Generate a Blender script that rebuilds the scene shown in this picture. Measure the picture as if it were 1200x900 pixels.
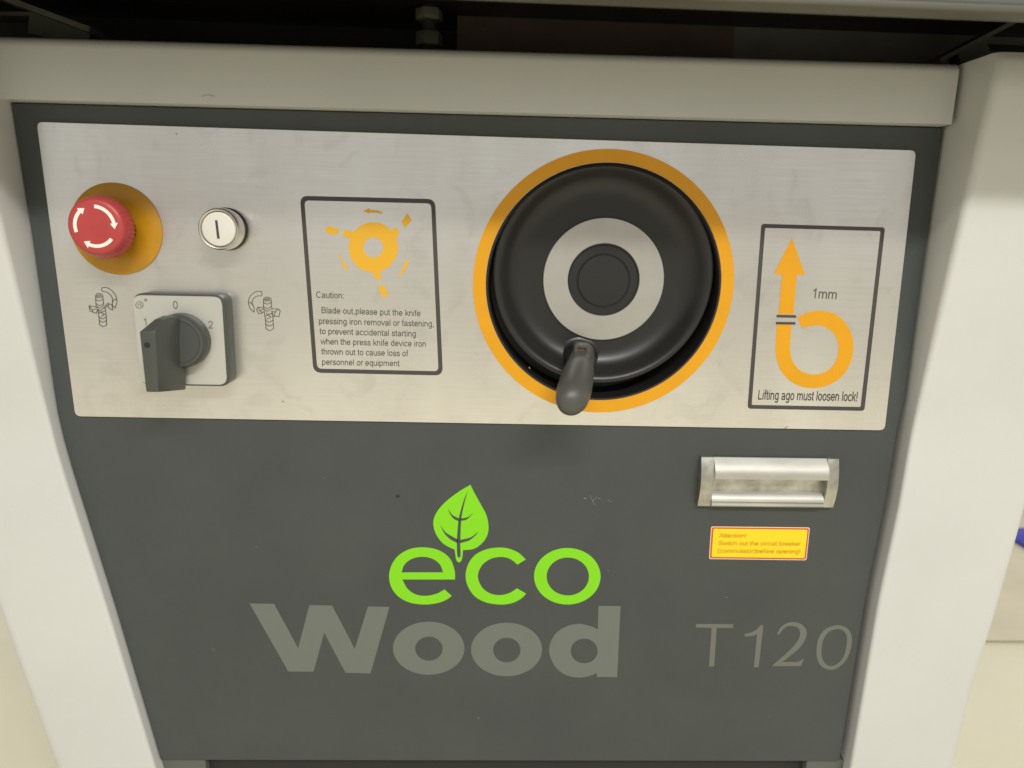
import bpy, bmesh, math, random
from mathutils import Vector
from mathutils.geometry import tessellate_polygon
random.seed(4)
scene = bpy.context.scene
col = scene.collection
for o in list(bpy.data.objects):
    bpy.data.objects.remove(o)

# ------------------------------------------------------------------ camera
FL = 848.34                                   # focal length in 1200-px-wide picture pixels
PITCH, ROLL, YAW = -0.21377557, 0.02228442, 0.02861002
Z0 = 0.45                                     # height of the control plate's lower edge
CAM = Vector((0.31630533, -0.53580406, 0.14754898 + Z0))
Fw = Vector((math.sin(YAW)*math.cos(PITCH), math.cos(YAW)*math.cos(PITCH), math.sin(PITCH)))
R0 = Vector((math.cos(YAW), -math.sin(YAW), 0))
U0 = R0.cross(Fw)
Rt = math.cos(ROLL)*R0 + math.sin(ROLL)*U0
Up = -math.sin(ROLL)*R0 + math.cos(ROLL)*U0
cd = bpy.data.cameras.new('camera')
cam = bpy.data.objects.new('camera', cd)
col.objects.link(cam)
from mathutils import Matrix
m = Matrix((Rt, Up, -Fw)).transposed().to_4x4()
m.translation = CAM
cam.matrix_world = m
cd.sensor_width = 36
cd.lens = 36*FL/1200
cd.clip_start = 0.01
cd.clip_end = 200
cd.dof.use_dof = True
cd.dof.focus_distance = 0.545
cd.dof.aperture_fstop = 6.0
scene.camera = cam

# ------------------------------------------------------------------ light
W = bpy.data.worlds.new('World')
scene.world = W
W.use_nodes = True
bg = W.node_tree.nodes['Background']
bg.inputs[0].default_value = (1.0, 0.988, 0.955, 1)
bg.inputs[1].default_value = 0.60
def area(name, loc, target, sx, sy, watts, colr):
    l = bpy.data.lights.new(name, 'AREA')
    l.shape = 'RECTANGLE'; l.size = sx; l.size_y = sy; l.energy = watts; l.color = colr
    o = bpy.data.objects.new(name, l); col.objects.link(o)
    o.location = loc
    o.rotation_euler = (Vector(target)-Vector(loc)).to_track_quat('-Z', 'Y').to_euler()
    return o
area('ceiling_tube_lamp', (0.55, -1.75, 2.02), (0.3, 0, 0.55), 1.3, 0.05, 30, (1.0, 0.98, 0.93))
area('second_ceiling_tube_lamp', (1.6, -2.4, 2.6), (0.3, 0, 0.4), 1.3, 0.06, 26, (1.0, 0.985, 0.94))
scene.view_settings.view_transform = 'Standard'
scene.view_settings.look = 'None'
scene.view_settings.exposure = 0.0
scene.view_settings.gamma = 1.0
scene.render.engine = 'CYCLES'

# ------------------------------------------------------------------ helpers
def at(px, py, d=0.0):
    """world point seen at (px,py) of the 1200x900 picture on the vertical plane d metres in front of the plate"""
    v = Fw*FL + Rt*(px-600) - Up*(py-450)
    t = (-d - CAM.y)/v.y
    return CAM + v*t
def pl(pts, d=0.0):
    return [(at(x, y, d).x, at(x, y, d).z) for x, y in pts]
def zm(pts, s, ox, oy):
    return [(x/s+ox, y/s+oy) for x, y in pts]
def cr(pts, n=6, closed=False):
    """smooth run through points"""
    out = []
    L = len(pts)
    rng = range(L if closed else L-1)
    for i in rng:
        if closed:
            p0, p1, p2, p3 = pts[(i-1) % L], pts[i], pts[(i+1) % L], pts[(i+2) % L]
        else:
            p0, p1, p2, p3 = pts[max(i-1, 0)], pts[i], pts[i+1], pts[min(i+2, L-1)]
        for k in range(n):
            t = k/n
            out.append(tuple(0.5*((2*p1[j]) + (-p0[j]+p2[j])*t + (2*p0[j]-5*p1[j]+4*p2[j]-p3[j])*t*t
                                  + (-p0[j]+3*p1[j]-3*p2[j]+p3[j])*t**3) for j in (0, 1)))
    if not closed: out.append(tuple(pts[-1]))
    return out
def ell(cx, cy, rx, ry, n=72):
    return [(cx+rx*math.cos(2*math.pi*k/n), cy+ry*math.sin(2*math.pi*k/n)) for k in range(n)]
def fillet(pts, r, n=6):
    out = []
    L = len(pts)
    for i in range(L):
        a, b, c = Vector(pts[i-1]), Vector(pts[i]), Vector(pts[(i+1) % L])
        p = b+(a-b).normalized()*r; q = b+(c-b).normalized()*r
        for k in range(n+1):
            t = k/n
            v = p*(1-t)**2 + b*2*t*(1-t)*1.0 + q*t*t
            out.append((v.x, v.y))
    return out
def link(me, name, mat, parent, smooth=False):
    o = bpy.data.objects.new(name, me); col.objects.link(o)
    if mat: me.materials.append(mat)
    if smooth:
        for p in me.polygons: p.use_smooth = True
        try: me.set_sharp_from_angle(angle=math.radians(38))
        except Exception: pass
    if parent: o.parent = parent
    return o
def sheet(name, contours, d, thick, mat, parent, bevel=0.0):
    """flat piece with holes, contours in (x,z); its front face lies d metres in front of the plate"""
    cu = bpy.data.curves.new('c', 'CURVE'); cu.dimensions = '2D'; cu.fill_mode = 'BOTH'
    for c in contours:
        s = cu.splines.new('POLY'); s.points.add(len(c)-1)
        for i, (x, z) in enumerate(c): s.points[i].co = (x, z, 0, 1)
        s.use_cyclic_u = True
    cu.extrude = max(thick/2-bevel, 1e-6); cu.bevel_depth = bevel; cu.bevel_resolution = 2
    if bevel: cu.offset = -bevel
    tmp = bpy.data.objects.new('t', cu); col.objects.link(tmp)
    dg = bpy.context.evaluated_depsgraph_get()
    me = bpy.data.meshes.new_from_object(tmp.evaluated_get(dg))
    bpy.data.objects.remove(tmp)
    half = thick/2
    for v in me.vertices:
        x, y, z = v.co
        v.co = (x, -d+half-z, y)
    me.name = name
    me.materials.clear()
    bm = bmesh.new(); bm.from_mesh(me)
    bmesh.ops.remove_doubles(bm, verts=bm.verts, dist=1e-7)
    bmesh.ops.recalc_face_normals(bm, faces=bm.faces); bm.to_mesh(me); bm.free()
    return link(me, name, mat, parent)
PT = 0.00022
def prnt(name, contours_px, mat, parent, d=0.0, lift=PT):
    """a printed shape, contours in picture pixels"""
    return sheet(name, [pl(c, d) for c in contours_px], d+lift, 0.0003, mat, parent)
def stroke(pts, w):
    a, b = [], []
    for i, p in enumerate(pts):
        p0 = Vector(pts[max(i-1, 0)]); p1 = Vector(pts[min(i+1, len(pts)-1)])
        t = (p1-p0); t = t.normalized() if t.length > 1e-9 else Vector((1, 0))
        n = Vector((-t.y, t.x))*w/2
        if 0 < i < len(pts)-1:
            s0 = Vector(p)-p0; s1 = p1-Vector(p)
            if s0.length > 1e-9 and s1.length > 1e-9:
                c = max(0.45, abs(Vector((-s0.y, s0.x)).normalized().dot(n.normalized())))
                bis = (s0.normalized()+s1.normalized())
                if bis.length > 1e-6:
                    bis.normalize(); n = Vector((-bis.y, bis.x))*w/2/max(0.45, bis.dot(s0.normalized()))
        a.append((p[0]+n.x, p[1]+n.y)); b.append((p[0]-n.x, p[1]-n.y))
    return a+b[::-1]
def strokes(name, polylines, w, mat, parent, d=0.0, lift=PT):
    """line drawing (picture pixels) as one thin mesh"""
    bm = bmesh.new()
    for k, p in enumerate(polylines):
        c = stroke(p, w); n = len(p)
        vs = [bm.verts.new(Vector((at(x, y, d).x, -d-lift-0.000004*k, at(x, y, d).z))) for x, y in c]
        for i in range(n-1):
            bm.faces.new((vs[i], vs[i+1], vs[2*n-2-i], vs[2*n-1-i]))
    bmesh.ops.recalc_face_normals(bm, faces=bm.faces)
    me = bpy.data.meshes.new(name); bm.to_mesh(me); bm.free()
    return link(me, name, mat, parent)
def A_(cx, cy, rx, ry, a0, a1, n=12):
    return [(cx+rx*math.cos(math.radians(a0+(a1-a0)*k/n)), cy+ry*math.sin(math.radians(a0+(a1-a0)*k/n))) for k in range(n+1)]
XH, CH, TT = 0.478, 0.675, 0.043     # centre-line heights of small letters and capitals, half stroke
XM = XH/2+0.02
def GL():
    g = {}
    n_arch = lambda x0, x1: [(x0, 0)]+[(x0, 0.30)]+A_((x0+x1)/2, XH-0.17, (x1-x0)/2, 0.17, 180, 0)+[(x1, 0)]
    g['a'] = (.556, [cr([(.09, .36), (.13, .45), (.26, XH), (.39, .45), (.43, .36)], 4)+[(.43, .14), (.44, .06), (.47, 0)], cr([(.43, .285), (.28, .265), (.13, .22), (.08, .13), (.12, .06), (.22, .035), (.34, .07), (.43, .17)], 4)])
    g['b'] = (.556, [[(.10, 0), (.10, CH+TT)], A_(.28, XM, .185, .225, 165, -165, 22)])
    g['c'] = (.500, [A_(.275, XM, .20, .225, 38, 322, 20)])
    g['d'] = (.556, [[(.45, 0), (.45, CH+TT)], A_(.27, XM, .185, .225, 15, 345, 22)])
    g['e'] = (.556, [[(.085, XM), (.47, XM)]+A_(.278, XM, .197, .225, 4, 328, 22)])
    g['f'] = (.278, [cr([(.27, CH+.02), (.20, CH+.03), (.145, CH-.04), (.13, .50)], 4)+[(.13, 0)], [(.02, XH), (.25, XH)]])
    g['g'] = (.556, [[(.45, XH+TT), (.45, -.02)]+cr([(.44, -.09), (.37, -.16), (.25, -.175), (.14, -.15), (.10, -.09)], 4), A_(.27, XM, .185, .225, 15, 345, 22)])
    g['h'] = (.556, [[(.10, 0), (.10, CH+TT)], A_(.275, XH-.17, .175, .17, 165, 0)+[(.45, 0)]])
    g['i'] = (.222, [[(.11, 0), (.11, XH+TT)], [(.11, CH-.03), (.11, CH+TT)]])
    g['k'] = (.500, [[(.10, 0), (.10, CH+TT)], [(.45, XH+TT), (.11, .19)], [(.24, .31), (.47, 0)]])
    g['l'] = (.222, [[(.11, 0), (.11, CH+TT)]])
    g['m'] = (.833, [[(.10, 0), (.10, XH+TT)], A_(.255, XH-.15, .155, .15, 160, 0)+[(.41, 0)], A_(.57, XH-.15, .155, .15, 165, 0)+[(.725, 0)]])
    g['n'] = (.556, [[(.10, 0), (.10, XH+TT)], A_(.275, XH-.17, .175, .17, 165, 0)+[(.45, 0)]])
    g['o'] = (.556, [A_(.278, XM, .197, .225, 0, 360, 28)])
    g['p'] = (.556, [[(.10, -.20), (.10, XH+TT)], A_(.28, XM, .185, .225, 165, -165, 22)])
    g['q'] = (.556, [[(.45, -.20), (.45, XH+TT)], A_(.27, XM, .185, .225, 15, 345, 22)])
    g['r'] = (.333, [[(.10, 0), (.10, XH+TT)], cr([(.10, .30), (.15, .43), (.24, XH+.005), (.32, .45)], 4)])
    g['s'] = (.500, [cr([(.43, .38), (.36, .455), (.24, XH), (.12, .44), (.09, .36), (.15, .29), (.28, .25), (.40, .21), (.43, .13), (.36, .055), (.24, .035), (.11, .07), (.06, .15)], 4)])
    g['t'] = (.278, [[(.12, CH-.02), (.12, .12)]+cr([(.13, .06), (.18, .035), (.26, .04)], 4), [(.01, XH), (.25, XH)]])
    g['u'] = (.556, [[(.45, 0), (.45, XH+TT)], [(.10, XH+TT), (.10, .20)]+A_(.275, .20, .175, .17, 180, 345)])
    g['v'] = (.500, [[(.03, XH+TT), (.25, .02), (.47, XH+TT)]])
    g['w'] = (.722, [[(.03, XH+TT), (.19, .02), (.36, XH), (.53, .02), (.69, XH+TT)]])
    g['y'] = (.500, [[(.03, XH+TT), (.25, .02)], [(.47, XH+TT), (.24, -.05), (.18, -.15), (.07, -.165)]])
    g['B'] = (.667, [[(.10, CH), (.10, .04), (.40, .04)]+A_(.42, .20, .16, .16, -90, 90)+[(.10, .37)], [(.10, CH), (.38, CH)]+A_(.39, .525, .14, .15, 90, -90)])
    g['C'] = (.722, [A_(.38, .36, .29, .325, 42, 318, 24)])
    g['L'] = (.556, [[(.11, CH+TT), (.11, .04), (.52, .04)]])
    g['S'] = (.667, [cr([(.57, .52), (.50, .64), (.33, .68), (.16, .63), (.11, .52), (.18, .42), (.34, .365), (.52, .30), (.58, .19), (.50, .07), (.33, .03), (.14, .08), (.07, .21)], 4)])
    g['A'] = (.667, [[(.03, 0), (.333, CH+.02), (.64, 0)], [(.15, .22), (.52, .22)]])
    g['1'] = (.556, [[(.32, 0), (.32, CH+.02), (.12, .52)]])
    g['2'] = (.556, [cr([(.08, .50), (.13, .63), (.27, .68), (.42, .63), (.46, .50), (.38, .36), (.22, .21), (.08, .05)], 4)+[(.50, .045)]])
    g['0'] = (.556, [A_(.275, .355, .195, .32, 0, 360, 28)])
    g['.'] = (.278, [[(.11, 0), (.11, .09)]])
    g[','] = (.278, [[(.13, .09), (.13, 0), (.09, -.10)]])
    g[':'] = (.278, [[(.13, 0), (.13, .09)], [(.13, .42), (.13, .51)]])
    g['!'] = (.278, [[(.14, 0), (.14, .09)], [(.14, .19), (.14, CH+.03)]])
    g['('] = (.333, [cr([(.27, .73), (.14, .52), (.09, .26), (.14, 0), (.27, -.20)], 4)])
    g[')'] = (.333, [cr([(.06, .73), (.19, .52), (.24, .26), (.19, 0), (.06, -.20)], 4)])
    g[' '] = (.278, [])
    return g
GLY = GL()
def text(name, s, left, right, cap, mat, parent, d=0.0, weight=0.0, shear=0.0, lift=PT, spacing=0.0):
    """a line of monoline lettering from picture point left to right (baseline), cap height in picture pixels"""
    w = 2*TT*(1+weight); x = 0; k = 0; faces = []; pts = []
    for ch in s:
        adv, st = GLY[ch]
        for p in st:
            c = stroke([(x+a, b) for a, b in p], w); n = len(p); base = len(pts)
            pts += [(a+shear*b, b, k) for a, b in c]; k = (k+1) % 8
            faces += [(base+i, base+i+1, base+2*n-2-i, base+2*n-1-i) for i in range(n-1)]
        x += adv+spacing
    xs = [p[0] for p in pts]; x0, x1 = min(xs), max(xs)
    A, B = at(*left, d), at(*right, d)
    hz = cap/(FL/(A-CAM).dot(Fw))/0.716
    me = bpy.data.meshes.new(name); V = []
    for px, py, kk_ in pts:
        P = A.lerp(B, (px-x0)/(x1-x0)); V.append((P.x, -d-lift-0.000006*kk_, P.z+py*hz))
    me.from_pydata(V, [], faces)
    bm = bmesh.new(); bm.from_mesh(me)
    for f in bm.faces:
        f.normal_update()
        if f.normal.y > 0: f.normal_flip()
    bm.to_mesh(me); bm.free()
    return link(me, name, mat, parent)
def lathe(name, prof, c, mat, parent, n=72, tilt=None, sy=1.0):
    """prof: (radius, metres in front of the plate) turned round the axis through c=(x,z); tilt moves the axis per metre forward"""
    tx, tz = tilt or (0, 0)
    bm = bmesh.new(); rings = []
    for r, f in prof:
        cx, cz = c[0]+tx*f, c[1]+tz*f
        if r < 1e-6: rings.append([bm.verts.new((cx, -f, cz))])
        else: rings.append([bm.verts.new((cx+r*math.cos(2*math.pi*k/n), -f, cz+r*sy*math.sin(2*math.pi*k/n))) for k in range(n)])
    for a, b in zip(rings, rings[1:]):
        for k in range(n):
            if len(a) == 1 and len(b) == 1: break
            if len(a) == 1: bm.faces.new((a[0], b[k], b[(k+1) % n]))
            elif len(b) == 1: bm.faces.new((a[k], a[(k+1) % n], b[0]))
            else: bm.faces.new((a[k], a[(k+1) % n], b[(k+1) % n], b[k]))
    bmesh.ops.recalc_face_normals(bm, faces=bm.faces)
    me = bpy.data.meshes.new(name); bm.to_mesh(me); bm.free()
    return link(me, name, mat, parent, True)
def hull(name, verts, faces, mat, parent, bevel=0.0, seg=3):
    bm = bmesh.new(); vs = [bm.verts.new(v) for v in verts]
    for f in faces: bm.faces.new([vs[i] for i in f])
    bmesh.ops.recalc_face_normals(bm, faces=bm.faces)
    if bevel: bmesh.ops.bevel(bm, geom=bm.edges[:], offset=bevel, segments=seg, affect='EDGES', profile=0.5, clamp_overlap=True)
    me = bpy.data.meshes.new(name); bm.to_mesh(me); bm.free()
    return link(me, name, mat, parent, bool(bevel))
def box(name, x0, x1, y0, y1, z0, z1, mat, parent, bevel=0.0, seg=3):
    v = [(x, y, z) for z in (z0, z1) for y in (y0, y1) for x in (x0, x1)]
    f = [(0, 1, 3, 2), (4, 5, 7, 6), (0, 1, 5, 4), (2, 3, 7, 6), (0, 2, 6, 4), (1, 3, 7, 5)]
    return hull(name, v, f, mat, parent, bevel, seg)
def prismx(name, prof, x0, x1, mat, parent, smooth=True):
    """profile of (y,z) points run along x"""
    n = len(prof)
    v = [(x0, y, z) for y, z in prof]+[(x1, y, z) for y, z in prof]
    f = [tuple(range(n)), tuple(range(n, 2*n))]+[(i, (i+1) % n, n+(i+1) % n, n+i) for i in range(n)]
    o = hull(name, v, f, mat, parent)
    if smooth:
        for p in o.data.polygons: p.use_smooth = True
        o.data.set_sharp_from_angle(angle=math.radians(35))
    return o
def bar(name, p, q, w, t, mat, parent):
    p, q = Vector(p), Vector(q); dv = (q-p).normalized()
    n = dv.cross(Vector((0, 1, 0))).normalized()*w/2; k = Vector((0, 1, 0))*t/2
    v = [p-n-k, p+n-k, p+n+k, p-n+k, q-n-k, q+n-k, q+n+k, q-n+k]
    return hull(name, v, [(0, 1, 2, 3), (4, 5, 6, 7), (0, 1, 5, 4), (1, 2, 6, 5), (2, 3, 7, 6), (3, 0, 4, 7)], mat, parent)

# ------------------------------------------------------------------ materials
def mat(name, c, rough=0.5, metal=0.0, bump=0.0, bscale=400, var=0.0, vscale=8, stretch=(1, 1, 1), c2=None, rvar=0.0, coat=0.0, spec=0.5):
    M = bpy.data.materials.new(name); M.use_nodes = True
    nt = M.node_tree; N = nt.nodes; L = nt.links; b = N['Principled BSDF']
    b.inputs['Base Color'].default_value = (*c, 1)
    b.inputs['Roughness'].default_value = rough
    b.inputs['Metallic'].default_value = metal
    b.inputs['Specular IOR Level'].default_value = spec
    b.inputs['Coat Weight'].default_value = coat
    tc = N.new('ShaderNodeTexCoord')
    mp = N.new('ShaderNodeMapping'); mp.inputs['Scale'].default_value = stretch
    L.new(tc.outputs['Object'], mp.inputs[0])
    if var or rvar:
        n1 = N.new('ShaderNodeTexNoise'); n1.inputs['Scale'].default_value = vscale
        n1.inputs['Detail'].default_value = 5; n1.inputs['Roughness'].default_value = 0.6
        L.new(mp.outputs[0], n1.inputs[0])
        if var:
            mx = N.new('ShaderNodeMix'); mx.data_type = 'RGBA'
            k = c2 or tuple(min(1, x*(1-var)) for x in c)
            mx.inputs[6].default_value = (*c, 1); mx.inputs[7].default_value = (*k, 1)
            r = N.new('ShaderNodeValToRGB'); r.color_ramp.elements[0].position = 0.35; r.color_ramp.elements[1].position = 0.7
            L.new(n1.outputs[0], r.inputs[0]); L.new(r.outputs[0], mx.inputs[0]); L.new(mx.outputs[2], b.inputs['Base Color'])
        if rvar:
            mr = N.new('ShaderNodeMapRange'); mr.inputs[1].default_value = 0.3; mr.inputs[2].default_value = 0.7
            mr.inputs[3].default_value = rough-rvar; mr.inputs[4].default_value = rough+rvar
            L.new(n1.outputs[0], mr.inputs[0]); L.new(mr.outputs[0], b.inputs['Roughness'])
    if bump:
        n2 = N.new('ShaderNodeTexNoise'); n2.inputs['Scale'].default_value = bscale; n2.inputs['Detail'].default_value = 3
        L.new(mp.outputs[0], n2.inputs[0])
        bp = N.new('ShaderNodeBump'); bp.inputs['Strength'].default_value = bump; bp.inputs['Distance'].default_value = 0.0004
        L.new(n2.outputs[0], bp.inputs['Height']); L.new(bp.outputs[0], b.inputs['Normal'])
    return M
M_steel = mat('brushed_steel', (0.81, 0.80, 0.765), 0.26, 0.80, 0.0, 900, 0.10, 7, (1.0, 1, 0.30), c2=(0.69, 0.655, 0.62), rvar=0.06)  # second tone, stretched vertically, paints soft room reflections into the base colour
def finish_steel(M):
    """fine horizontal brushing and faint hand smudges, both in gloss and tone"""
    nt = M.node_tree; N = nt.nodes; L = nt.links; b = N['Principled BSDF']
    b.inputs['Anisotropic'].default_value = 0.5
    tg = N.new('ShaderNodeTangent'); tg.direction_type = 'RADIAL'; tg.axis = 'Z'; L.new(tg.outputs[0], b.inputs['Tangent'])
    tc = N.new('ShaderNodeTexCoord'); mp = N.new('ShaderNodeMapping'); mp.inputs['Scale'].default_value = (18, 1, 1500)
    L.new(tc.outputs['Object'], mp.inputs[0])
    n = N.new('ShaderNodeTexNoise'); n.inputs['Scale'].default_value = 1.0; n.inputs['Detail'].default_value = 2
    L.new(mp.outputs[0], n.inputs[0])
    src = b.inputs['Base Color'].links[0].from_socket
    mr = N.new('ShaderNodeMapRange'); mr.inputs[1].default_value = 0.3; mr.inputs[2].default_value = 0.7; mr.inputs[3].default_value = 0.955; mr.inputs[4].default_value = 1.035
    L.new(n.outputs[0], mr.inputs[0])
    n2 = N.new('ShaderNodeTexNoise'); n2.inputs['Scale'].default_value = 38; n2.inputs['Detail'].default_value = 6; n2.inputs['Distortion'].default_value = 1.2
    L.new(tc.outputs['Object'], n2.inputs[0])
    m2 = N.new('ShaderNodeMapRange'); m2.inputs[1].default_value = 0.55; m2.inputs[2].default_value = 0.75; m2.inputs[3].default_value = 1.0; m2.inputs[4].default_value = 0.90
    L.new(n2.outputs[0], m2.inputs[0])
    mu = N.new('ShaderNodeMath'); mu.operation = 'MULTIPLY'; L.new(mr.outputs[0], mu.inputs[0]); L.new(m2.outputs[0], mu.inputs[1])
    vm = N.new('ShaderNodeVectorMath'); vm.operation = 'SCALE'; L.new(src, vm.inputs[0]); L.new(mu.outputs[0], vm.inputs['Scale'])
    L.new(vm.outputs[0], b.inputs['Base Color'])
finish_steel(M_steel)
M_steel2 = mat('turned_steel', (0.50, 0.485, 0.45), 0.42, 0.8, 0.05, 900, 0.07, 60)
M_panel = mat('dark_grey_paint', (0.061, 0.069, 0.0675), 0.40, 0, 0.30, 1300, 0.16, 9, spec=0.45, rvar=0.04)
M_cream = mat('cream_machine_paint', (0.645, 0.645, 0.622), 0.38, 0, 0.22, 1100, 0.07, 5, rvar=0.05)
M_cap = mat('white_cap', (0.72, 0.69, 0.63), 0.4)
M_chrome = mat('chromed_bezel', (0.70, 0.68, 0.62), 0.27, 1.0)
M_black = mat('black_plastic', (0.016, 0.015, 0.014), 0.36, 0, 0.08, 1500)
M_wheel = mat('wheel_bakelite', (0.016, 0.0155, 0.014), 0.36, 0, 0.08, 1200, 0.15, 25, rvar=0.04)
M_hub = mat('hub_black', (0.010, 0.010, 0.009), 0.5, 0, 0.08, 1200)
M_handle = mat('handle_grey_plastic', (0.080, 0.080, 0.068), 0.42, 0, 0.10, 1100, 0.1, 40)
M_knob = mat('knob_grey_plastic', (0.065, 0.070, 0.062), 0.36, 0, 0.08, 1100)
M_void = mat('black_void', (0.016, 0.016, 0.015), 0.6)
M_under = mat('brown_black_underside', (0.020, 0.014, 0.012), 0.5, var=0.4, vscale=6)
M_orange = mat('orange_print', (0.76, 0.345, 0.001), 0.42, 0, 0.05, 900, 0.08, 30)
M_orange2 = mat('orange_diagram_print', (0.76, 0.41, 0.02), 0.5)
M_yellowdisc = mat('amber_disc', (0.56, 0.27, 0.008), 0.45, 0, 0.03, 600, 0.12, 40)
M_red = mat('red_plastic', (0.47, 0.055, 0.055), 0.38, 0, 0.05, 900, 0.1, 60)
M_white = mat('white_print', (0.85, 0.84, 0.76), 0.5)
M_ink = mat('brown_black_ink', (0.060, 0.050, 0.050), 0.5)
M_ink2 = mat('grey_ink', (0.10, 0.092, 0.080), 0.5)
M_line = mat('thin_line_ink', (0.16, 0.155, 0.135), 0.5)
M_sym = mat('symbol_ink', (0.085, 0.08, 0.07), 0.5)
M_pale = mat('pale_print', (0.66, 0.55, 0.34), 0.5)
M_green = mat('lime_green_vinyl', (0.22, 0.66, 0.003), 0.45)
M_word = mat('grey_vinyl', (0.148, 0.162, 0.142), 0.5)
M_model = mat('grey_lettering', (0.145, 0.155, 0.128), 0.5)
M_alu = mat('nickel_pull', (0.60, 0.585, 0.53), 0.52, 0.6, 0.08, 500, 0.25, 45, (0.35, 1, 1))
M_alu2 = mat('dull_nickel_cap', (0.60, 0.585, 0.52), 0.35, 0.85, 0.05, 500, 0.5, 60)
M_stick = mat('yellow_sticker', (0.88, 0.66, 0.010), 0.4)
M_sred = mat('red_sticker_border', (0.62, 0.075, 0.03), 0.45)
M_spink = mat('pale_sticker_margin', (0.80, 0.58, 0.48), 0.45)
M_stext = mat('orange_sticker_text', (0.74, 0.38, 0.015), 0.5)
M_scale = mat('white_scale_plate', (0.60, 0.595, 0.54), 0.38, 0.4, 0.05, 800, 0.05, 30)
M_apron = mat('grey_table_paint', (0.115, 0.122, 0.108), 0.45, 0, 0.1, 700, 0.1, 10)
M_trim = mat('olive_trim', (0.085, 0.080, 0.058), 0.5)
M_brk = mat('bracket_steel', (0.14, 0.14, 0.11), 0.5, 0.2, 0.1, 500, 0.3, 30)
M_floor = mat('cream_floor', (0.86, 0.80, 0.60), 0.45, 0, 0.08, 120, 0.12, 2.2)
M_floor_far = mat('far_floor_tone', (0.78, 0.71, 0.52), 0.6, 0, 0.08, 120, 0.2, 3)
M_blue = mat('blue_plastic', (0.03, 0.03, 0.45), 0.4)

# ------------------------------------------------------------------ floor
def ground(name, x0, x1, y0, y1, z, m_):
    me = bpy.data.meshes.new(name)
    me.from_pydata([(x0, y0, z), (x1, y0, z), (x1, y1, z), (x0, y1, z)], [], [(0, 1, 2, 3)])
    o = link(me, name, m_, None); o['kind'] = 'structure'; return o
ground('floor', -30, 30, -30, 30, 0, M_floor)
ground('floor_far', 0.9, 9, 0.43, 1.6, 0.004, M_floor_far)  # separate sheet behind the right post, slightly darker than the main floor

# ------------------------------------------------------------------ the machine
root = bpy.data.objects.new('woodworking_machine', None); col.objects.link(root)
root.location = (0, 0, 0)
root['label'] = 'cream and dark grey woodworking machine with steel control plate, black handwheel and green leaf logo'
root['category'] = 'machine'

# edges between the dark panel and the two posts, as x over height
def prof_x(px):
    p = sorted([(z, x) for x, z in pl(px)])
    def f(z):
        if z <= p[0][0]:
            a, b = p[0], p[1]
        elif z >= p[-1][0]:
            a, b = p[-2], p[-1]
            return b[1]
        else:
            for a, b in zip(p, p[1:]):
                if a[0] <= z <= b[0]: break
        return a[1]+(b[1]-a[1])*(z-a[0])/(b[0]-a[0])
    return f
Lx = prof_x([(9, 118), (33, 270), (58, 445), (64, 483), (69, 506), (76, 532), (84, 559), (131, 708), (185, 890)])
Rx = prof_x([(1111, 150), (1097, 247), (1086, 323), (1070, 440), (1062, 500), (1047, 590), (1024, 700), (993, 890)])
ZP1 = 0.2236+Z0; ZP0 = -0.2995+Z0
def prot(z):
    z -= Z0
    if z > 0.0: return 0.009+0.037*z/0.265
    return 0.009-0.002*min(1, -z/0.3)
def make_post(inner, outer, s, lab):
    zs = [0.0, 0.06, 0.12]+[ZP0+0.02*k for k in range(0, 29)]
    zs = [z for z in zs if z < 0.70]+[0.7085, 0.7125, 0.7147]
    bm = bmesh.new(); rings = []
    for z in zs:
        xi, xo, d = inner(z), outer(z), prot(z)
        top = max(0, z-0.7085)
        d -= 1.2*top*0.6
        r = min(0.0065, 0.0028+0.10*max(0, d-0.009)); ro = 0.012
        pts = [(xi, 0.02), (xi, -d+r)]
        for k in range(1, 7):
            a = math.pi/2*k/6; pts.append((xi+s*(r-r*math.cos(a)), -d+r-r*math.sin(a)))
        for k in range(0, 7):
            a = math.pi/2*k/6; pts.append((xo-s*(ro-ro*math.sin(a)), -d+ro-ro*math.cos(a)))
        pts += [(xo, 0.45), (xi, 0.45)]
        rings.append([bm.verts.new((x, y, z)) for x, y in pts])
    n = len(rings[0])
    for a, b in zip(rings, rings[1:]):
        for k in range(n): bm.faces.new((a[k], a[(k+1) % n], b[(k+1) % n], b[k]))
    bm.faces.new(rings[0]); bm.faces.new(rings[-1])
    bmesh.ops.recalc_face_normals(bm, faces=bm.faces)
    me = bpy.data.meshes.new('cabinet_post'); bm.to_mesh(me); bm.free()
    o = link(me, 'cabinet_post', M_cream, root, True); o['label'] = lab
    return o
def outer_from(px, slope_top):
    p = sorted([(z, x) for x, z in pl(px, 0.008)])
    def f(z):
        if z <= p[0][0]: a, b = p[0], p[1]
        elif z >= p[-1][0]: return p[-1][1]+slope_top*(z-p[-1][0])
        else:
            for a, b in zip(p, p[1:]):
                if a[0] <= z <= b[0]: break
        return a[1]+(b[1]-a[1])*(z-a[0])/(b[0]-a[0])
    return f
make_post(Rx, outer_from([(1201, 624), (1172, 728), (1149, 800), (1125, 900)], 0.08), 1, 'right cream post beside the dark panel')
make_post(Lx, outer_from([(0, 740), (20, 797), (57, 900)], -0.18), -1, 'left cream post beside the dark panel')

# recessed wheel geometry, shared by plate and panel cut-outs
WC = (0.3978, 0.1068+Z0); WR = 0.0868
hole = [(WC[0]+WR*math.cos(2*math.pi*k/128), WC[1]+WR*math.sin(2*math.pi*k/128)) for k in range(128)]
hole2 = [(WC[0]+(WR+.002)*math.cos(2*math.pi*k/128), WC[1]+(WR+.002)*math.sin(2*math.pi*k/128)) for k in range(128)]

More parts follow.
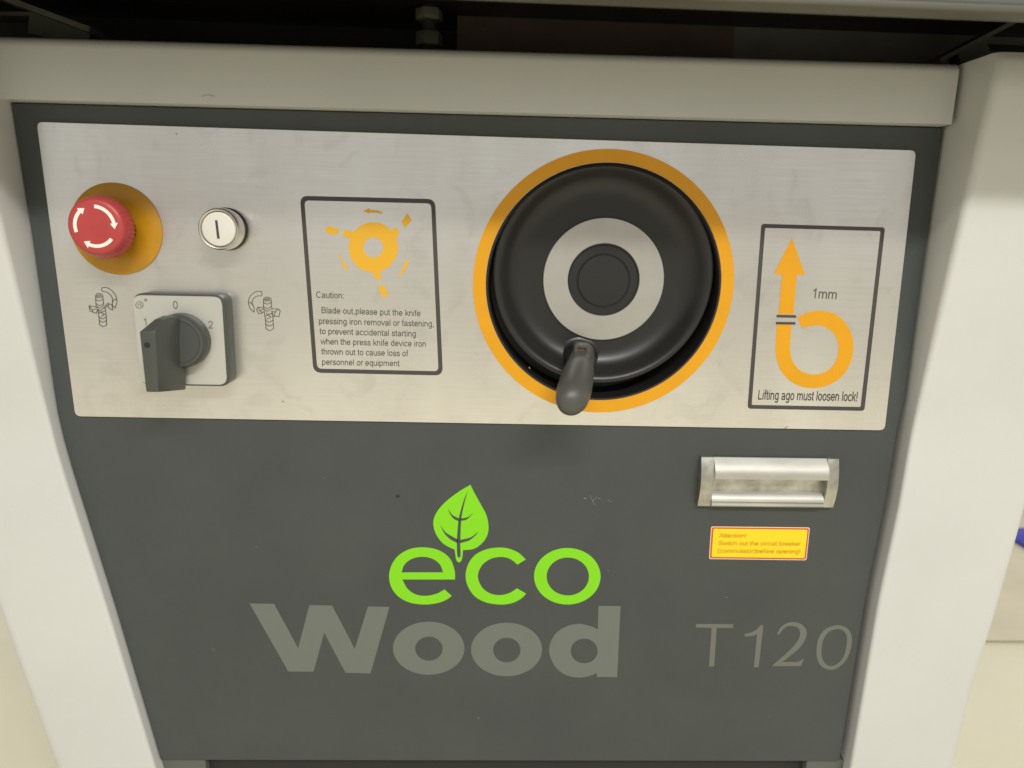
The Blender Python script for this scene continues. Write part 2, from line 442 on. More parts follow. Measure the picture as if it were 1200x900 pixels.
# dark front panel
zl = [ZP1-k*(ZP1-ZP0)/26 for k in range(27)]
cont = [(Rx(z)-(0.0030 if z > Z0+0.02 else 0.0058), z) for z in zl]+[(Lx(z)+0.0012, z) for z in reversed(zl)]
panel = sheet('front_panel', [cont, hole2], -0.0016, 0.0035, M_panel, root, 0.0006)
box('cabinet_interior', -0.03, 0.655, 0.050, 0.44, 0.05, 0.70, M_void, root)
box('panel_backing', -0.02, 0.6445, 0.0445, 0.048, 0.12, 0.675, M_void, root)
# plinth with toe recess
x0 = at(240, 897, -0.003).x; x1 = at(946, 897, -0.003).x
box('plinth', x0, x1, 0.012, 0.04, 0.0, ZP0+0.005, M_void, root)
for a, b in ((Lx(ZP0)-0.01, x0), (x1, Rx(ZP0)+0.01)):
    box('plinth_foot', a, b, 0.0045, 0.04, 0.0, ZP0-0.0015, M_apron, root, 0.001)
# cross beam
zb0, zb1 = ZP1+0.0006, 0.2645+Z0
yb = -0.0105; rb = 0.007
pr = [(0.04, zb0), (yb, zb0)]
pr += [(yb+rb-rb*math.cos(math.pi/2*k/6), zb1-rb+rb*math.sin(math.pi/2*k/6)) for k in range(7)]+[(0.04, zb1)]
prismx('cross_beam', pr, Lx(0.70)-0.001, 0.6345, M_cream, root)
pts = [at(1122, 76, .011), at(1120, 100, .011), at(1117, 122, .011), at(1115, 146, .011)]
box('beam_seam', 0.6348, 0.6366, -0.004, 0.02, zb0, zb1-0.004, M_void, root)

# table above with apron
A = at(600, 3, 0.125); B = at(1200, 27, 0.125)
zt = A.z; sl = (B.z-A.z)/(B.x-A.x)
xa, xb = -0.35, 1.05
za, zb_ = zt+sl*(xa-A.x), zt+sl*(xb-A.x)
def slab(name, y0, y1, dz0, dz1, m_, parent, bev=0.0):
    v = [(x, y, z+dz) for dz in (dz0, dz1) for y in (y0, y1) for x, z in ((xa, za), (xb, zb_))]
    f = [(0, 1, 3, 2), (4, 5, 7, 6), (0, 1, 5, 4), (2, 3, 7, 6), (0, 2, 6, 4), (1, 3, 7, 5)]
    return hull(name, v, f, m_, parent, bev)
tab = slab('work_table', -0.139, 0.50, 0.050, 0.085, M_apron, root, 0.002)
slab('apron', -0.139, -0.127, 0.0042, 0.050, M_apron, tab, 0.001)
slab('edge_trim', -0.141, -0.125, 0.0, 0.0042, M_trim, tab, 0.001)
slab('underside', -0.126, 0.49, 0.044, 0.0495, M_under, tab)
def board(name, y0, y1, xa1, xb1, dz0, dz1, m_, parent):
    v = [(x, y, A.z+sl*(x-A.x)+dz) for dz in (dz0, dz1) for y in (y0, y1) for x in (xa1, xb1)]
    return hull(name, v, [(0, 1, 3, 2), (4, 5, 7, 6), (0, 1, 5, 4), (2, 3, 7, 6), (0, 2, 6, 4), (1, 3, 7, 5)], m_, parent)
M_rb = mat('red_brown_board', (0.10, 0.062, 0.048), 0.45, var=0.4, vscale=14)
M_rg = mat('grey_board', (0.17, 0.165, 0.145), 0.45, var=0.4, vscale=10)
board('rear_board', 0.070, 0.078, 0.285, 0.5012, -0.02, 0.0435, M_rb, tab)
board('rear_board', 0.070, 0.078, 0.5012, 0.80, -0.02, 0.0435, M_rg, tab)
board('rear_board', 0.120, 0.128, -0.30, 0.30, -0.02, 0.0435, M_void, tab)
g = 0.03
bar('table_bracket', at(1088, 76, -g), at(1182, 27, -g), 0.003, 0.03, M_brk, root)
bar('table_bracket', at(1118, 70, -.035), at(1150, 52, -.035), 0.012, 0.012, M_brk, root)
bar('table_bracket', at(1138, 52, -.045), at(1215, 56, -.045), 0.003, 0.02, M_brk, root)
bar('table_bracket', at(0, -3, -g), at(118, 41, -g), 0.0035, 0.03, M_brk, root)
bar('table_bracket', at(40, 28, -.04), at(110, 46, -.04), 0.015, 0.012, M_brk, root)
bar('table_bracket', at(-10, 20, -.045), at(62, 21, -.045), 0.0025, 0.02, M_brk, root)
# hanging bolt seen in the gap
bp_ = at(503, 19, -0.05)
def vcyl(name, c, r, z0, z1, n, m_, parent, bev=0.001):
    v = [(c[0]+r*math.cos(2*math.pi*k/n+.3), c[1]+r*math.sin(2*math.pi*k/n+.3), z) for z in (z0, z1) for k in range(n)]
    f = [tuple(range(n)), tuple(range(n, 2*n))]+[(k, (k+1) % n, n+(k+1) % n, n+k) for k in range(n)]
    return hull(name, v, f, m_, parent, bev, 2)
b1 = vcyl('levelling_bolt', (bp_.x, 0.05), 0.0055, bp_.z-0.03, bp_.z+0.032, 20, M_void, root, 0)
vcyl('hex_nut', (bp_.x, 0.05), 0.0105, bp_.z-0.0035, bp_.z+0.0045, 6, M_brk, b1)
vcyl('hex_nut', (bp_.x, 0.05), 0.0105, bp_.z-0.021, bp_.z-0.0115, 6, M_brk, b1)

# ------------------------------------------------------------------ control plate
pc = pl([(42.5, 142.5), (1074, 176), (1037, 504.5), (88, 488)])
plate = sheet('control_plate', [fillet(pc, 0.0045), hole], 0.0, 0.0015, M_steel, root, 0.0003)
ro = [(WC[0]+0.0965*math.cos(2*math.pi*k/128), WC[1]-0.0002+0.0965*math.sin(2*math.pi*k/128)) for k in range(128)]
hole3 = [(WC[0]+(WR+.0004)*math.cos(2*math.pi*k/128), WC[1]+(WR+.0004)*math.sin(2*math.pi*k/128)) for k in range(128)]
sheet('orange_ring', [ro, hole3], 0.0004, 0.0005, M_orange, plate)

# handwheel in its black cup
cup = lathe('handwheel_cup', [(WR+0.0001, 0.0005), (WR-0.0014, 0.0012), (WR-0.0022, -0.001), (WR-0.003, -0.034), (0.0, -0.034)], WC, M_black, root, 128)
dc = at(706.5, 322, -0.006); DC = (dc.x, dc.z)
RW = 0.0812
lathe('handwheel', [(0, -0.0165), (0.045, -0.0165), (0.0555, -0.0165), (0.0600, -0.0162), (0.0640, -0.0152), (0.0675, -0.0134), (0.0705, -0.0108), (0.0730, -0.0078),
                          (0.0752, -0.0050), (0.0772, -0.0030), (0.0790, -0.0020), (0.0804, -0.0020), (RW+0.0003, -0.0028), (RW+0.0006, -0.0045), (RW, -0.010), (RW-0.002, -0.016), (0.07, -0.024), (0, -0.026)],
              DC, M_wheel, root, 128)
wheel = bpy.data.objects['handwheel']
hc = at(707.5, 328, -0.0145); HC = (hc.x, hc.z)
kk = FL/(hc-CAM).dot(Fw)
rr = 71.2/kk
lathe('hub_ring', [(rr, -0.0165), (rr, -0.0148), (rr-0.0004, -0.0144), (0.0275, -0.0144), (0.0271, -0.0148), (0.0271, -0.0185)], HC, M_steel2, wheel, 96)
h2 = at(707, 329, -0.0160); H2 = (h2.x, h2.z)
lathe('hub_cap', [(0.0270, -0.0185), (0.0268, -0.0166), (0.0262, -0.0160), (0.0205, -0.0158), (0.0200, -0.0163), (0.0195, -0.0163), (0.0190, -0.0155), (0, -0.0151)], H2, M_hub, wheel, 96)
# crank handle
hb = at(681, 424, 0.004); ht = at(671, 465, 0.056)
tl = ((ht.x-hb.x)/0.052, (ht.z-hb.z)/0.052)
c0 = (hb.x-tl[0]*0.004, hb.z-tl[1]*0.004)
cb = (c0[0]-tl[0]*0.012, c0[1]-tl[1]*0.012-0.002)
lathe('handle_boss', [(0.0175, -0.0164), (0.0150, -0.0155), (0.0132, -0.0130), (0.0122, -0.0095), (0.0116, -0.006), (0.0106, -0.0035), (0.006, -0.003), (0, -0.003)], (c0[0], c0[1]-0.003), M_wheel, wheel, 48)
lathe('crank_handle', [(0.0088, -0.010), (0.0092, -0.002), (0.0094, 0.004), (0.0096, 0.010), (0.0099, 0.0150), (0.0111, 0.0185), (0.0117, 0.026), (0.0121, 0.036), (0.0123, 0.045),
                       (0.0121, 0.052), (0.0114, 0.058), (0.0098, 0.0625), (0.0070, 0.0655), (0.0035, 0.0668), (0, 0.0671)], c0, M_handle, wheel, 56, tl)
cl = at(682, 409.5, 0.007)
v = []
cw, ch = 0.0062, 0.0040
clip = sheet('handle_clip', [[(cl.x-cw, cl.z-ch*1.3), (cl.x-cw+.0012, cl.z+ch), (cl.x+cw-.0012, cl.z+ch*0.8), (cl.x+cw, cl.z-ch*1.5)],
                             [(cl.x-cw*.55, cl.z-ch*.45), (cl.x-cw*.5, cl.z+ch*.4), (cl.x+cw*.5, cl.z+ch*.25), (cl.x+cw*.55, cl.z-ch*.55)]], 0.0075, 0.016, M_handle, wheel, 0.0004)
sheet('clip_pin', [[(cl.x-cw*.6, cl.z-ch*.6), (cl.x-cw*.6, cl.z+ch*.5), (cl.x+cw*.6, cl.z+ch*.4), (cl.x+cw*.6, cl.z-ch*.7)]], 0.0060, 0.0015,
      mat('brown_pin', (0.10, 0.05, 0.035), 0.5), wheel)

# ------------------------------------------------------------------ emergency stop
EC = (0.0468, 0.1397+Z0)
es = lathe('emergency_stop_button', [(0.0322, 0.0), (0.0322, 0.0012), (0.0318, 0.0015), (0.0150, 0.0015), (0.0146, 0.0012), (0.0, 0.0012)], EC, M_yellowdisc, root, 96)
hf = at(110.9+0.5, 265.2, 0.0315); te = ((hf.x-EC[0])/0.0315, (hf.z-EC[1])/0.0315)
lathe('collar', [(0.0140, 0.001), (0.0140, 0.005), (0.0128, 0.006), (0.0120, 0.008), (0.0120, 0.018)], EC, mat('dark_brown_collar', (0.05, 0.03, 0.02), 0.4), es, 64, te)
# knurled head
def knurled():
    n = 168; bm = bmesh.new(); rings = []
    prof = [(0.0105, 0.0150, 0), (0.0180, 0.0155, 0), (0.0202, 0.0168, 1), (0.0209, 0.0190, 1), (0.0209, 0.0230, 1), (0.0203, 0.0255, .6), (0.0194, 0.0285, 0), (0.0184, 0.0303, 0), (0.0172, 0.0313, 0), (0.0150, 0.0316, 0), (0, 0.0317, 0)]
    for r, f, kf in prof:
        cx, cz = EC[0]+te[0]*f, EC[1]+te[1]*f
        if r == 0: rings.append([bm.verts.new((cx, -f, cz))]); continue
        rings.append([bm.verts.new((cx+(r+kf*0.0004*math.cos(42*2*math.pi*k/n))*math.cos(2*math.pi*k/n), -f,
                                    cz+(r+kf*0.0004*math.cos(42*2*math.pi*k/n))*math.sin(2*math.pi*k/n))) for k in range(n)])
    for a, b in zip(rings, rings[1:]):
        for k in range(n):
            if len(b) == 1: bm.faces.new((a[k], a[(k+1) % n], b[0]))
            else: bm.faces.new((a[k], a[(k+1) % n], b[(k+1) % n], b[k]))
    bmesh.ops.recalc_face_normals(bm, faces=bm.faces)
    me = bpy.data.meshes.new('mushroom_head'); bm.to_mesh(me); bm.free()
    return link(me, 'mushroom_head', M_red, es, True)
knurled()
fc = (EC[0]+te[0]*0.0316, EC[1]+te[1]*0.0316)
def rot_arrow(a0, a1):
    R_ = 0.0131; w = 0.00115
    n = 16; o_, i_ = [], []
    for k in range(n+1):
        a = math.radians(a0+(a1-a0)*k/n)
        o_.append((fc[0]+(R_+w)*math.cos(a), fc[1]+(R_+w)*math.sin(a))); i_.append((fc[0]+(R_-w)*math.cos(a), fc[1]+(R_-w)*math.sin(a)))
    a = math.radians(a1); tip = math.radians(a1-17)
    h = [(fc[0]+(R_+2.3*w)*math.cos(a), fc[1]+(R_+2.3*w)*math.sin(a)), (fc[0]+R_*math.cos(tip)*1.0, fc[1]+R_*math.sin(tip)*1.0),
         (fc[0]+(R_-2.3*w)*math.cos(a), fc[1]+(R_-2.3*w)*math.sin(a))]
    sheet('rotation_arrow', [o_+h+i_[::-1]], 0.0320, 0.0004, M_white, es)
rot_arrow(198, 133); rot_arrow(86, 10); rot_arrow(-38, -112)

# ------------------------------------------------------------------ start button
sc = at(255.8, 268.6, 0.018); SC = (sc.x, sc.z)
sbn = lathe('start_button', [(0.0140, 0.006), (0.0145, 0.0066), (0.0145, 0.0155), (0.0141, 0.0172), (0.0133, 0.0180), (0.0127, 0.0178), (0.0122, 0.0165), (0.0120, 0.012)], SC, M_chrome, root, 80)
lathe('button_collar', [(0.0150, 0.0), (0.0150, 0.0022), (0.0143, 0.003), (0.0138, 0.0065)], SC, M_black, sbn, 64)
lathe('button_cap', [(0.0119, 0.012), (0.0119, 0.0158), (0.0114, 0.0168), (0.0104, 0.0172), (0, 0.0173)], (SC[0]-0.0002, SC[1]+0.0001), M_cap, sbn, 80)
prnt('start_mark', [zm([(823, 292), (835, 292), (846, 384), (834, 384)], 4.286, 60, 190)], M_ink, sbn, 0.0173)

# ------------------------------------------------------------------ rotary switch
z4 = lambda p: zm(p, 4.615, 80, 310)
DS = 0.0155
fq = pl(z4([(341, 163), (832, 170), (868, 657), (392, 648)]), DS)
# make it a true rectangle
xl = (fq[0][0]+fq[3][0])/2; xr = (fq[1][0]+fq[2][0])/2; zb0_ = (fq[2][1]+fq[3][1])/2; zt0_ = (fq[0][1]+fq[1][1])/2
rect = [(xl, zt0_), (xr, zt0_), (xr, zb0_), (xl, zb0_)]
rot = sheet('rotary_switch', [fillet([(xl+.0005, zt0_+.001), (xr+.001, zt0_+.001), (xr+.001, zb0_-.0005), (xl+.0005, zb0_-.0005)], 0.007)], DS-0.0002, DS-0.0002, M_knob, root, 0.0008)
fin = [(xl+.0007, zt0_-.0004), (xr-.0007, zt0_-.0004), (xr-.0007, zb0_+.0008), (xl+.0007, zb0_+.0008)]
sheet('scale_plate', [fillet(fin, 0.0062)], DS+0.0004, 0.0008, M_scale, rot, 0.0001)
kc = at(*z4([(612, 412)])[0], DS+0.004); KC = (kc.x, kc.z)
kb = lathe('knob_base', [(0.0196, DS), (0.0196, DS+0.006), (0.0190, DS+0.0090), (0.0176, DS+0.0108), (0.0158, DS+0.0112), (0.0152, DS+0.0105), (0, DS+0.0105)], KC, M_knob, rot, 80)
DK = 0.050
def q4(x, y, d): return Vector(at(*z4([(x, y)])[0], d))
rp = [q4(470, 364, DK), q4(489, 690, DK), q4(637, 677, DS+0.0035), q4(640, 545, DS+0.0035), q4(606, 286, DS+0.0105), q4(566, 276, DS+0.016), q4(512, 296, 0.041)]
wd = [0.0106, 0.0086, 0.0150, 0.0150, 0.0120, 0.0065, 0.0055]
lp = [p-Vector((w_, 0, 0)) for p, w_ in zip(rp, wd)]
n_ = len(rp)
hull('knob_grip', rp+lp, [tuple(range(n_)), tuple(range(n_, 2*n_))]+[(i_, (i_+1) % n_, n_+(i_+1) % n_, n_+i_) for i_ in range(n_)], M_knob, rot, 0.0008, 2)
ph = at(*z4([(425, 436)])[0], DK+0.0003)
sheet('grip_hole', [ell(ph.x, ph.z, 0.0020, 0.0019, 24)], DK+0.0002, 0.0003, M_black, rot)
dd = DS+0.0004
text('numeral', '0', z4([(568, 240)])[0], z4([(594, 240)])[0], 9.5, M_line, rot, dd)
text('numeral', '1', z4([(411, 330)])[0], z4([(424, 330)])[0], 8.5, M_line, rot, dd)
text('numeral', '2', z4([(758, 346)])[0], z4([(784, 346)])[0], 9, M_line, rot, dd)
strokes('maker_mark', [z4(cr([(372, 205), (365, 218), (372, 232), (388, 236), (402, 228), (405, 214), (396, 203), (382, 201), (372, 205)])),
                       z4(cr([(378, 226), (380, 214), (392, 212), (392, 222), (400, 224)])), z4([(412, 190), (420, 184), (426, 194), (418, 200), (412, 190)])], 0.7, M_line, rot, dd)

# ------------------------------------------------------------------ printed symbols on the plate
left_lines = [cr([(148, 168), (155, 158), (170, 156), (183, 162), (186, 170), (176, 178), (158, 178), (148, 168)]), cr([(155, 168), (165, 164), (177, 168), (165, 172), (155, 168)]),
    [(148, 170), (150, 222)], [(186, 170), (193, 218)], cr([(149, 188), (165, 197), (188, 188)]), cr([(150, 210), (168, 222), (192, 210)]), cr([(150, 222), (168, 236), (193, 220)]),
    [(112, 222), (152, 230), (150, 240), (130, 246), (112, 222)], [(112, 222), (118, 252), (152, 264), (158, 240)], [(130, 246), (134, 256)],
    [(158, 240), (172, 252), (188, 238), (214, 210), (222, 214), (196, 238)], [(214, 210), (236, 218), (240, 246), (222, 238), (214, 222)],
    cr([(182, 126), (205, 124), (232, 138), (252, 160), (262, 188), (262, 210), (252, 236)]), cr([(182, 126), (184, 144), (205, 148), (228, 164), (240, 186), (238, 205)]), [(252, 236), (240, 222), (238, 205), (250, 190), (262, 190)],
    [(160, 240), (166, 284), (170, 326)], [(200, 238), (206, 284), (208, 326)], cr([(166, 284), (186, 294), (206, 282)]), cr([(168, 302), (188, 312), (208, 300)]), cr([(170, 326), (190, 336), (208, 326)]), [(172, 256), (196, 270), (178, 282)], [(166, 262), (200, 250)]]
right_lines = [cr([(1056, 186), (1064, 178), (1078, 176), (1092, 181), (1097, 188), (1086, 196), (1066, 196), (1056, 186)]), cr([(1063, 187), (1075, 183), (1088, 187), (1075, 191), (1063, 187)]),
    [(1056, 188), (1055, 236)], [(1097, 188), (1101, 236)], cr([(1056, 204), (1076, 214), (1098, 204)]), cr([(1055, 224), (1076, 238), (1100, 224)]), cr([(1055, 236), (1076, 252), (1101, 236)]),
    [(1055, 236), (1026, 230), (1018, 244), (1030, 266), (1050, 262), (1062, 250)], [(1026, 230), (1036, 250), (1050, 262)], [(1036, 250), (1060, 240)],
    [(1101, 240), (1136, 240), (1146, 250), (1140, 280), (1112, 280), (1096, 262)], [(1136, 240), (1120, 256), (1112, 280)], [(1096, 254), (1120, 256)],
    cr([(1046, 146), (1020, 146), (995, 160), (980, 180), (975, 206), (982, 236)]), cr([(1046, 146), (1046, 168), (1022, 170), (1002, 184), (994, 206), (1000, 222)]), [(982, 236), (1004, 258), (1006, 236), (1000, 222), (986, 206), (975, 206)],
    [(1060, 252), (1066, 300), (1070, 346)], [(1104, 256), (1108, 300), (1110, 346)], cr([(1066, 300), (1086, 312), (1108, 300)]), cr([(1068, 322), (1088, 332), (1109, 322)]), cr([(1070, 346), (1090, 358), (1110, 346)]), [(1070, 262), (1096, 284), (1072, 296)], [(1066, 280), (1100, 262)]]
strokes('spindle_symbol', [z4(p) for p in left_lines], 0.75, M_sym, plate)
strokes('spindle_symbol', [z4(p) for p in right_lines], 0.75, M_sym, plate)

# caution notice
zc = lambda p: zm(p, 3.91, 340, 220)
cn = prnt('caution_border', [fillet(zc([(45, 37), (664, 52), (700, 860), (107, 847)]), 9.5), fillet(zc([(65, 58), (646, 72), (680, 841), (124, 829)]), 5.5)], M_ink, plate)
zd = lambda p: zm(p, 7.82, 370, 235)
prnt('cutter_disc', [zd(ell(528, 428, 226, 229)), zd(ell(528, 430, 90, 92))], M_orange2, plate)
for q in ([(262, 268), (360, 285), (325, 350), (248, 328)], [(735, 245), (772, 305), (722, 358), (670, 290)], [(512, 640), (588, 636), (604, 722), (540, 716)]):
    prnt('cutter_lug', [zd(q)], M_orange2, plate, lift=PT+0.00006)
for q in ([(105, 232), (217, 258), (192, 318), (82, 292)], [(840, 115), (880, 180), (820, 250), (782, 200)], [(570, 780), (635, 783), (668, 882), (605, 880)]):
    prnt('knife', [zd(q)], M_orange2, plate)
for q in ([(200, 286), (252, 297)], [(755, 272), (800, 235)], [(576, 718), (600, 785)]):
    strokes('knife_link', [zd(q)], 0.9, M_pale, plate)
for q in ([(435, 97), (490, 70), (497, 84), (570, 90), (612, 110), (608, 124), (560, 112), (500, 110), (492, 120)],
          [(203, 485), (220, 490), (258, 575), (285, 590), (300, 642), (250, 608), (246, 582)],
          [(850, 540), (853, 605), (835, 603), (775, 690), (757, 682), (812, 592), (806, 580)]):
    prnt('rotation_arrow', [zd(q)], M_orange2, plate)
zt_ = lambda p: zm([p], 7.5, 360, 330)[0]
for s, a, b, w in (('Caution:', (80, 142), (322, 148), .12), ('Blade out,please put the knife', (127, 277), (997, 305), .12), ('pressing iron removal or fastening,', (103, 372), (1112, 397), .12),
                ('to prevent accidental starting', (110, 461), (955, 484), .12), ('when the press knife device iron', (117, 551), (1043, 573), .12),
                ('thrown out to cause loss of', (125, 640), (888, 657), .12), ('personnel or equipment', (132, 731), (812, 745), .12)):
    text('text_line', s, zt_(a), zt_(b), 7.3, M_ink2, plate, weight=w)

# lifting notice
zl_ = lambda p: zm(p, 3.75, 860, 250)
prnt('lifting_border', [fillet(zl_([(121, 46), (664, 62), (573, 868), (60, 858)]), 4), fillet(zl_([(137, 64), (645, 78), (557, 851), (78, 842)]), 1.5)], M_ink, plate)
prnt('up_arrow', [zl_([(255, 107), (313, 271), (277, 269), (261, 445), (197, 443), (211, 267), (177, 265)])], M_orange, plate)
prnt('gap_bar', [zl_([(188, 446), (273, 448), (273, 459), (188, 457)])], M_ink, plate, lift=PT+0.0001)
prnt('gap_bar', [zl_([(185, 477), (270, 478), (270, 489), (185, 488)])], M_ink, plate, lift=PT+0.0001)
loop = [(189, 488)]+cr([(183, 600), (189, 645), (208, 692), (247, 737), (300, 762), (355, 768), (410, 757), (465, 725), (504, 675), (523, 612), (522, 550), (500, 495), (460, 452), (415, 433), (370, 428), (322, 437), (278, 457)]) + \
    cr([(303, 506), (340, 494), (380, 493), (420, 510), (450, 545), (460, 592), (450, 645), (420, 685), (375, 706), (330, 706), (287, 687), (257, 648), (246, 600)])+[(253, 488)]
prnt('loop_arrow', [zl_(loop)], M_orange, plate)
text('text_line', '1mm', zl_([(345, 373)])[0], zl_([(450, 377)])[0], 11.3, M_ink2, plate, shear=0.02)
text('text_line', 'Lifting ago must loosen lock!', zl_([(106, 818)])[0], zl_([(540, 826)])[0], 11.5, M_ink, plate, weight=0.1)

# ------------------------------------------------------------------ logo on the dark panel
DP = -0.0016
ze = lambda p: zm(p, 3.75, 440, 560)
def P(name, cs, m_, **k): return prnt(name, cs, m_, panel, DP, **k)
P('letter', [ze(cr([(350, 446), (348, 408), (332, 362), (302, 331), (260, 312), (205, 305), (150, 313), (100, 342), (70, 385), (60, 432), (70, 480), (100, 520), (150, 547), (215, 556), (270, 550), (310, 536), (335, 518)]) +
                cr([(303, 490), (270, 508), (225, 518), (180, 513), (142, 488), (118, 446)])),
             ze(cr([(115, 415), (126, 383), (157, 357), (205, 346), (255, 357), (285, 383), (297, 415)]))], M_green)
P('letter', [ze(cr([(660, 358), (630, 330), (590, 312), (545, 306), (490, 313), (440, 337), (408, 378), (396, 430), (408, 480), (440, 523), (490, 548), (550, 556), (600, 550), (640, 530), (662, 508)]) +
                cr([(622, 485), (590, 505), (550, 515), (505, 508), (468, 480), (450, 432), (467, 385), (505, 356), (550, 347), (590, 355), (624, 381)]))], M_green)
P('letter', [ze(ell(843, 432, 146, 124)), ze(ell(845, 433, 93, 83.5))], M_green)
P('leaf', [ze(cr([(417, 30), (370, 58), (320, 95), (280, 135), (258, 175), (255, 210), (268, 250), (300, 290), (348, 315)])+cr([(352, 345), (356, 362), (367, 371), (378, 362), (383, 340)], 4) +
              cr([(385, 317), (430, 312), (465, 290), (490, 255), (497, 215), (488, 165), (465, 120), (440, 75), (417, 30)]))], M_green)
for q in (cr([(406, 55), (386, 105), (367, 175), (360, 240), (358, 300), (360, 340), (367, 350), (374, 340), (373, 300), (374, 240), (378, 175), (391, 110), (406, 55)]),
          cr([(320, 135), (338, 162), (368, 178)])+cr([(368, 190), (345, 180), (328, 158), (320, 135)]), cr([(430, 153), (405, 172), (374, 178)])+cr([(374, 188), (402, 182), (430, 153)]),
          cr([(285, 205), (310, 240), (362, 270)])+cr([(362, 286), (330, 270), (302, 242), (285, 205)]), cr([(452, 235), (420, 260), (372, 272)])+cr([(372, 286), (412, 274), (440, 252), (452, 235)])):
    P('leaf_vein', [ze(q)], M_panel, lift=PT+0.00012)
zw = lambda p: zm(p, 4, 280, 690)
P('letter', [zw([(50, 68), (165, 70), (278, 278), (330, 76), (437, 78), (543, 280), (605, 82), (706, 84), (617, 396), (500, 393), (400, 205), (350, 388), (232, 387)])], M_word)
P('letter', [ze(ell(234, 748, 157, 116.5)), ze(ell(235, 750, 60, 53))], M_word)
P('letter', [ze(ell(576, 753.5, 156, 117.5)), ze(ell(577, 756, 60, 54))], M_word)
P('letter', [ze([(980, 562), (1077, 563), (1062, 875), (973, 874), (973, 857)]+cr([(972, 857), (930, 873), (880, 876), (825, 860), (782, 818), (763, 755), (783, 695), (828, 657), (885, 641), (935, 648), (977, 665)])),
             ze(ell(917, 760, 59, 54))], M_word)
z3 = lambda p: zm(p, 5.714, 800, 710)
P('letter', [z3([(90, 120), (338, 122), (336, 147), (228, 146), (210, 405), (175, 405), (193, 147), (88, 144)])], M_model)
P('numeral', [z3([(520, 128), (540, 130), (508, 411), (475, 410), (497, 188), (470, 200), (415, 205), (413, 187), (460, 178), (498, 155)])], M_model)
P('numeral', [z3(cr([(632, 190), (650, 150), (690, 118), (740, 107), (790, 120), (825, 155), (828, 200), (805, 250), (760, 300), (665, 376)])+[(775, 374), (812, 350), (790, 402), (595, 403)] +
                 cr([(600, 398), (700, 310), (765, 240), (785, 190), (775, 150), (740, 135), (700, 137), (668, 160), (645, 192)]))], M_model)
P('numeral', [z3(cr([(895, 290), (907, 220), (945, 162), (1000, 135), (1055, 130), (1108, 155), (1132, 210), (1126, 280), (1100, 350), (1050, 405), (990, 427), (930, 405), (900, 350)], closed=True)),
              z3(cr([(930, 290), (942, 225), (975, 177), (1015, 157), (1055, 155), (1088, 180), (1100, 220), (1093, 285), (1070, 350), (1030, 390), (985, 402), (950, 380), (932, 340)], closed=True))], M_model)
hp = at(466, 581.5, DP); sheet('drilled_hole', [ell(hp.x, hp.z, 0.0015, 0.0012, 20)], DP+0.0002, 0.0003, M_void, panel)
strokes('scratch', [[(686, 582), (689, 585)], [(691, 580), (697, 592)], [(694, 588), (699, 582)], [(700, 583), (704, 585)], [(712, 586), (717, 588)]], 0.8, M_word, panel, DP)
strokes('scratch', [[(684, 584), (688, 583)]], 2.2, M_word, panel, DP)

strokes('scratch', [[(236, 113), (244, 111), (252, 113)]], 1.6, mat('scuff', (0.50, 0.48, 0.42), 0.6), bpy.data.objects['cross_beam'], 0.0106, 0.0001)
M_mark = mat('dull_mark', (0.32, 0.29, 0.23), 0.6)
for q in ([(764, 188), (765, 191)], [(919, 502), (923, 500)], [(620, 430), (621, 432)], [(330, 470), (333, 471)], [(206, 156), (208, 158)]):
    strokes('scratch', [q], 1.0, M_mark, plate)
for q in ([(712, 668), (713, 669)], [(300, 640), (301, 641)], [(850, 700), (852, 700)], [(560, 840), (561, 842)], [(380, 560), (381, 560)], [(250, 760), (251, 762)], [(900, 840), (901, 840)]):
    strokes('paint_speck', [q], 1.1, M_word, panel, DP)

# ------------------------------------------------------------------ recessed pull handle
zh = lambda x, y, d: at(x/5.4545+790, y/5.4545+520, d)
d1 = 0.0055
a = zh(178, 95, d1); b = zh(1068, 103, d1); c = zh(1022, 414, d1); e = zh(158, 408, d1)
hx0, hx1 = (a.x+e.x)/2, (b.x+c.x)/2
hz1, hz0 = (a.z+b.z)/2, (c.z+e.z)/2
ix0 = (zh(256, 200, d1).x+zh(235, 400, d1).x)/2; ix1 = (zh(988, 200, d1).x+zh(952, 400, d1).x)/2
H = hz1-hz0
yp = 0.0016
# the shell is slightly bowed: mid height stands proudest
pull = box('pull_handle', ix0-0.001, ix1+0.001, 0.0006, 0.0015, hz0+0.004, hz1-0.004, M_alu2, root)
def cap_piece(xa_, xb_):
    n = 10; pr_ = []
    for k in range(n+1):
        t = k/n; pr_.append((-0.0015-0.0052*math.sin(math.pi*(0.08+0.84*t)), hz1-H*t))
    pr_ += [(yp-0.0002, hz0), (yp-0.0002, hz1)]
    return prismx('end_cap', pr_, xa_, xb_, M_alu2, pull)
cap_piece(hx0, ix0); cap_piece(ix1, hx1)
zu = hz1-H*0.39
pr_ = []
for k in range(11):
    t = k/10; pr_.append((-0.0012-0.0075*math.sin(math.pi/2*min(1, t*1.25)), hz1-0.0004-(hz1-0.0004-zu)*t))
pr_ += [(-0.0075, zu+0.0004), (-0.0072, zu+0.0014), (-0.0005, hz1-0.002), (0.0005, hz1-0.0004)]
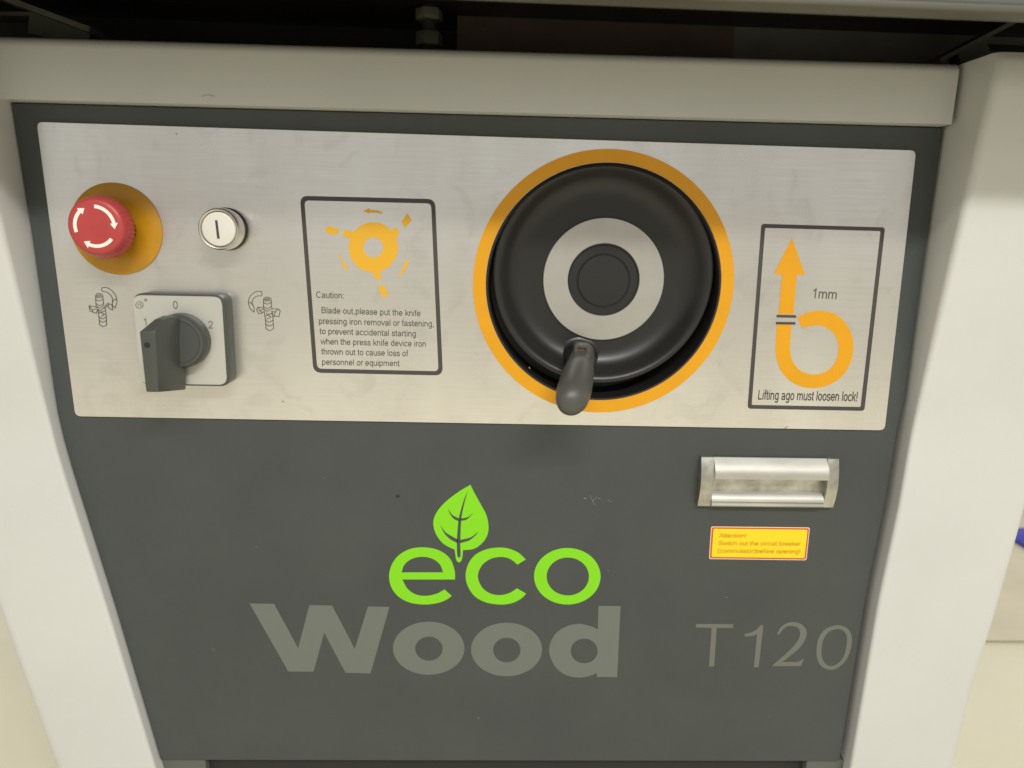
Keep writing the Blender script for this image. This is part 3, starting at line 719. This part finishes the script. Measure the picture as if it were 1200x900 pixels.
prismx('upper_lip', pr_, ix0+0.0002, ix1-0.0002, M_alu, pull)
zl2 = hz0+H*0.285
pr_ = [(0.0004, zl2)]+[(-0.0004-0.0050*math.sin(math.pi/2*k/6), zl2-(H*0.165)*(k/6)**1.2) for k in range(7)]
z5 = pr_[-1][1]
pr_ += [(-0.0042, z5-0.0005), (-0.0058, z5-0.0012), (-0.0060, z5-0.0030), (-0.0048, hz0+0.0006), (-0.002, hz0+0.0002), (0.0004, hz0+0.0002)]
prismx('lower_lip', pr_, ix0+0.0002, ix1-0.0002, M_alu, pull)

# attention sticker
st = prnt('warning_sticker', [fillet([(833.3, 616.8), (949, 618), (945, 656.5), (830.7, 655)], 2.4)], M_spink, root, DP)
prnt('sticker_border', [fillet([(834.2, 617.8), (948, 619), (944.1, 655.5), (831.7, 654)], 2.2)], M_sred, st, DP, lift=PT+0.0001)
prnt('sticker_field', [fillet([(836, 619.3), (946.2, 620.6), (942.4, 653.8), (833.6, 652.4)], 1.6)], M_stick, st, DP, lift=PT+0.0002)
zs_ = lambda x, y: (x/5.4545+790, y/5.4545+520)
for s, l, r_, h in (('Attention!', (285, 597), (458, 598), 5.2), ('Switch out the circuit breaker', (281, 646), (806, 650), 5.0), ('(commutator)before opening!', (276, 694), (803, 699), 5.0)):
    text('text_line', s, zs_(*l), zs_(*r_), h, M_stext, st, DP, weight=0.6, lift=PT+0.00045)

# ------------------------------------------------------------------ far behind, at the right edge
v_ = Fw*FL + Rt*(1196-600) - Up*(650-450)
fp = CAM + v_*(-CAM.z/v_.z); fp.z = 0.0; fp.x += 0.022
cr_ = bpy.data.objects.new('blue_tray', None); col.objects.link(cr_); cr_.location = fp
cr_['label'] = 'small bright blue tray on the pale floor behind the right post'; cr_['category'] = 'tray'
b_ = box('tray_wall', 0, 0.16, 0, 0.10, 0.0045, 0.0095, M_blue, cr_, 0.002)
box('tray_rim', -0.003, 0.163, -0.003, 0.103, 0.0097, 0.012, M_blue, cr_, 0.001)
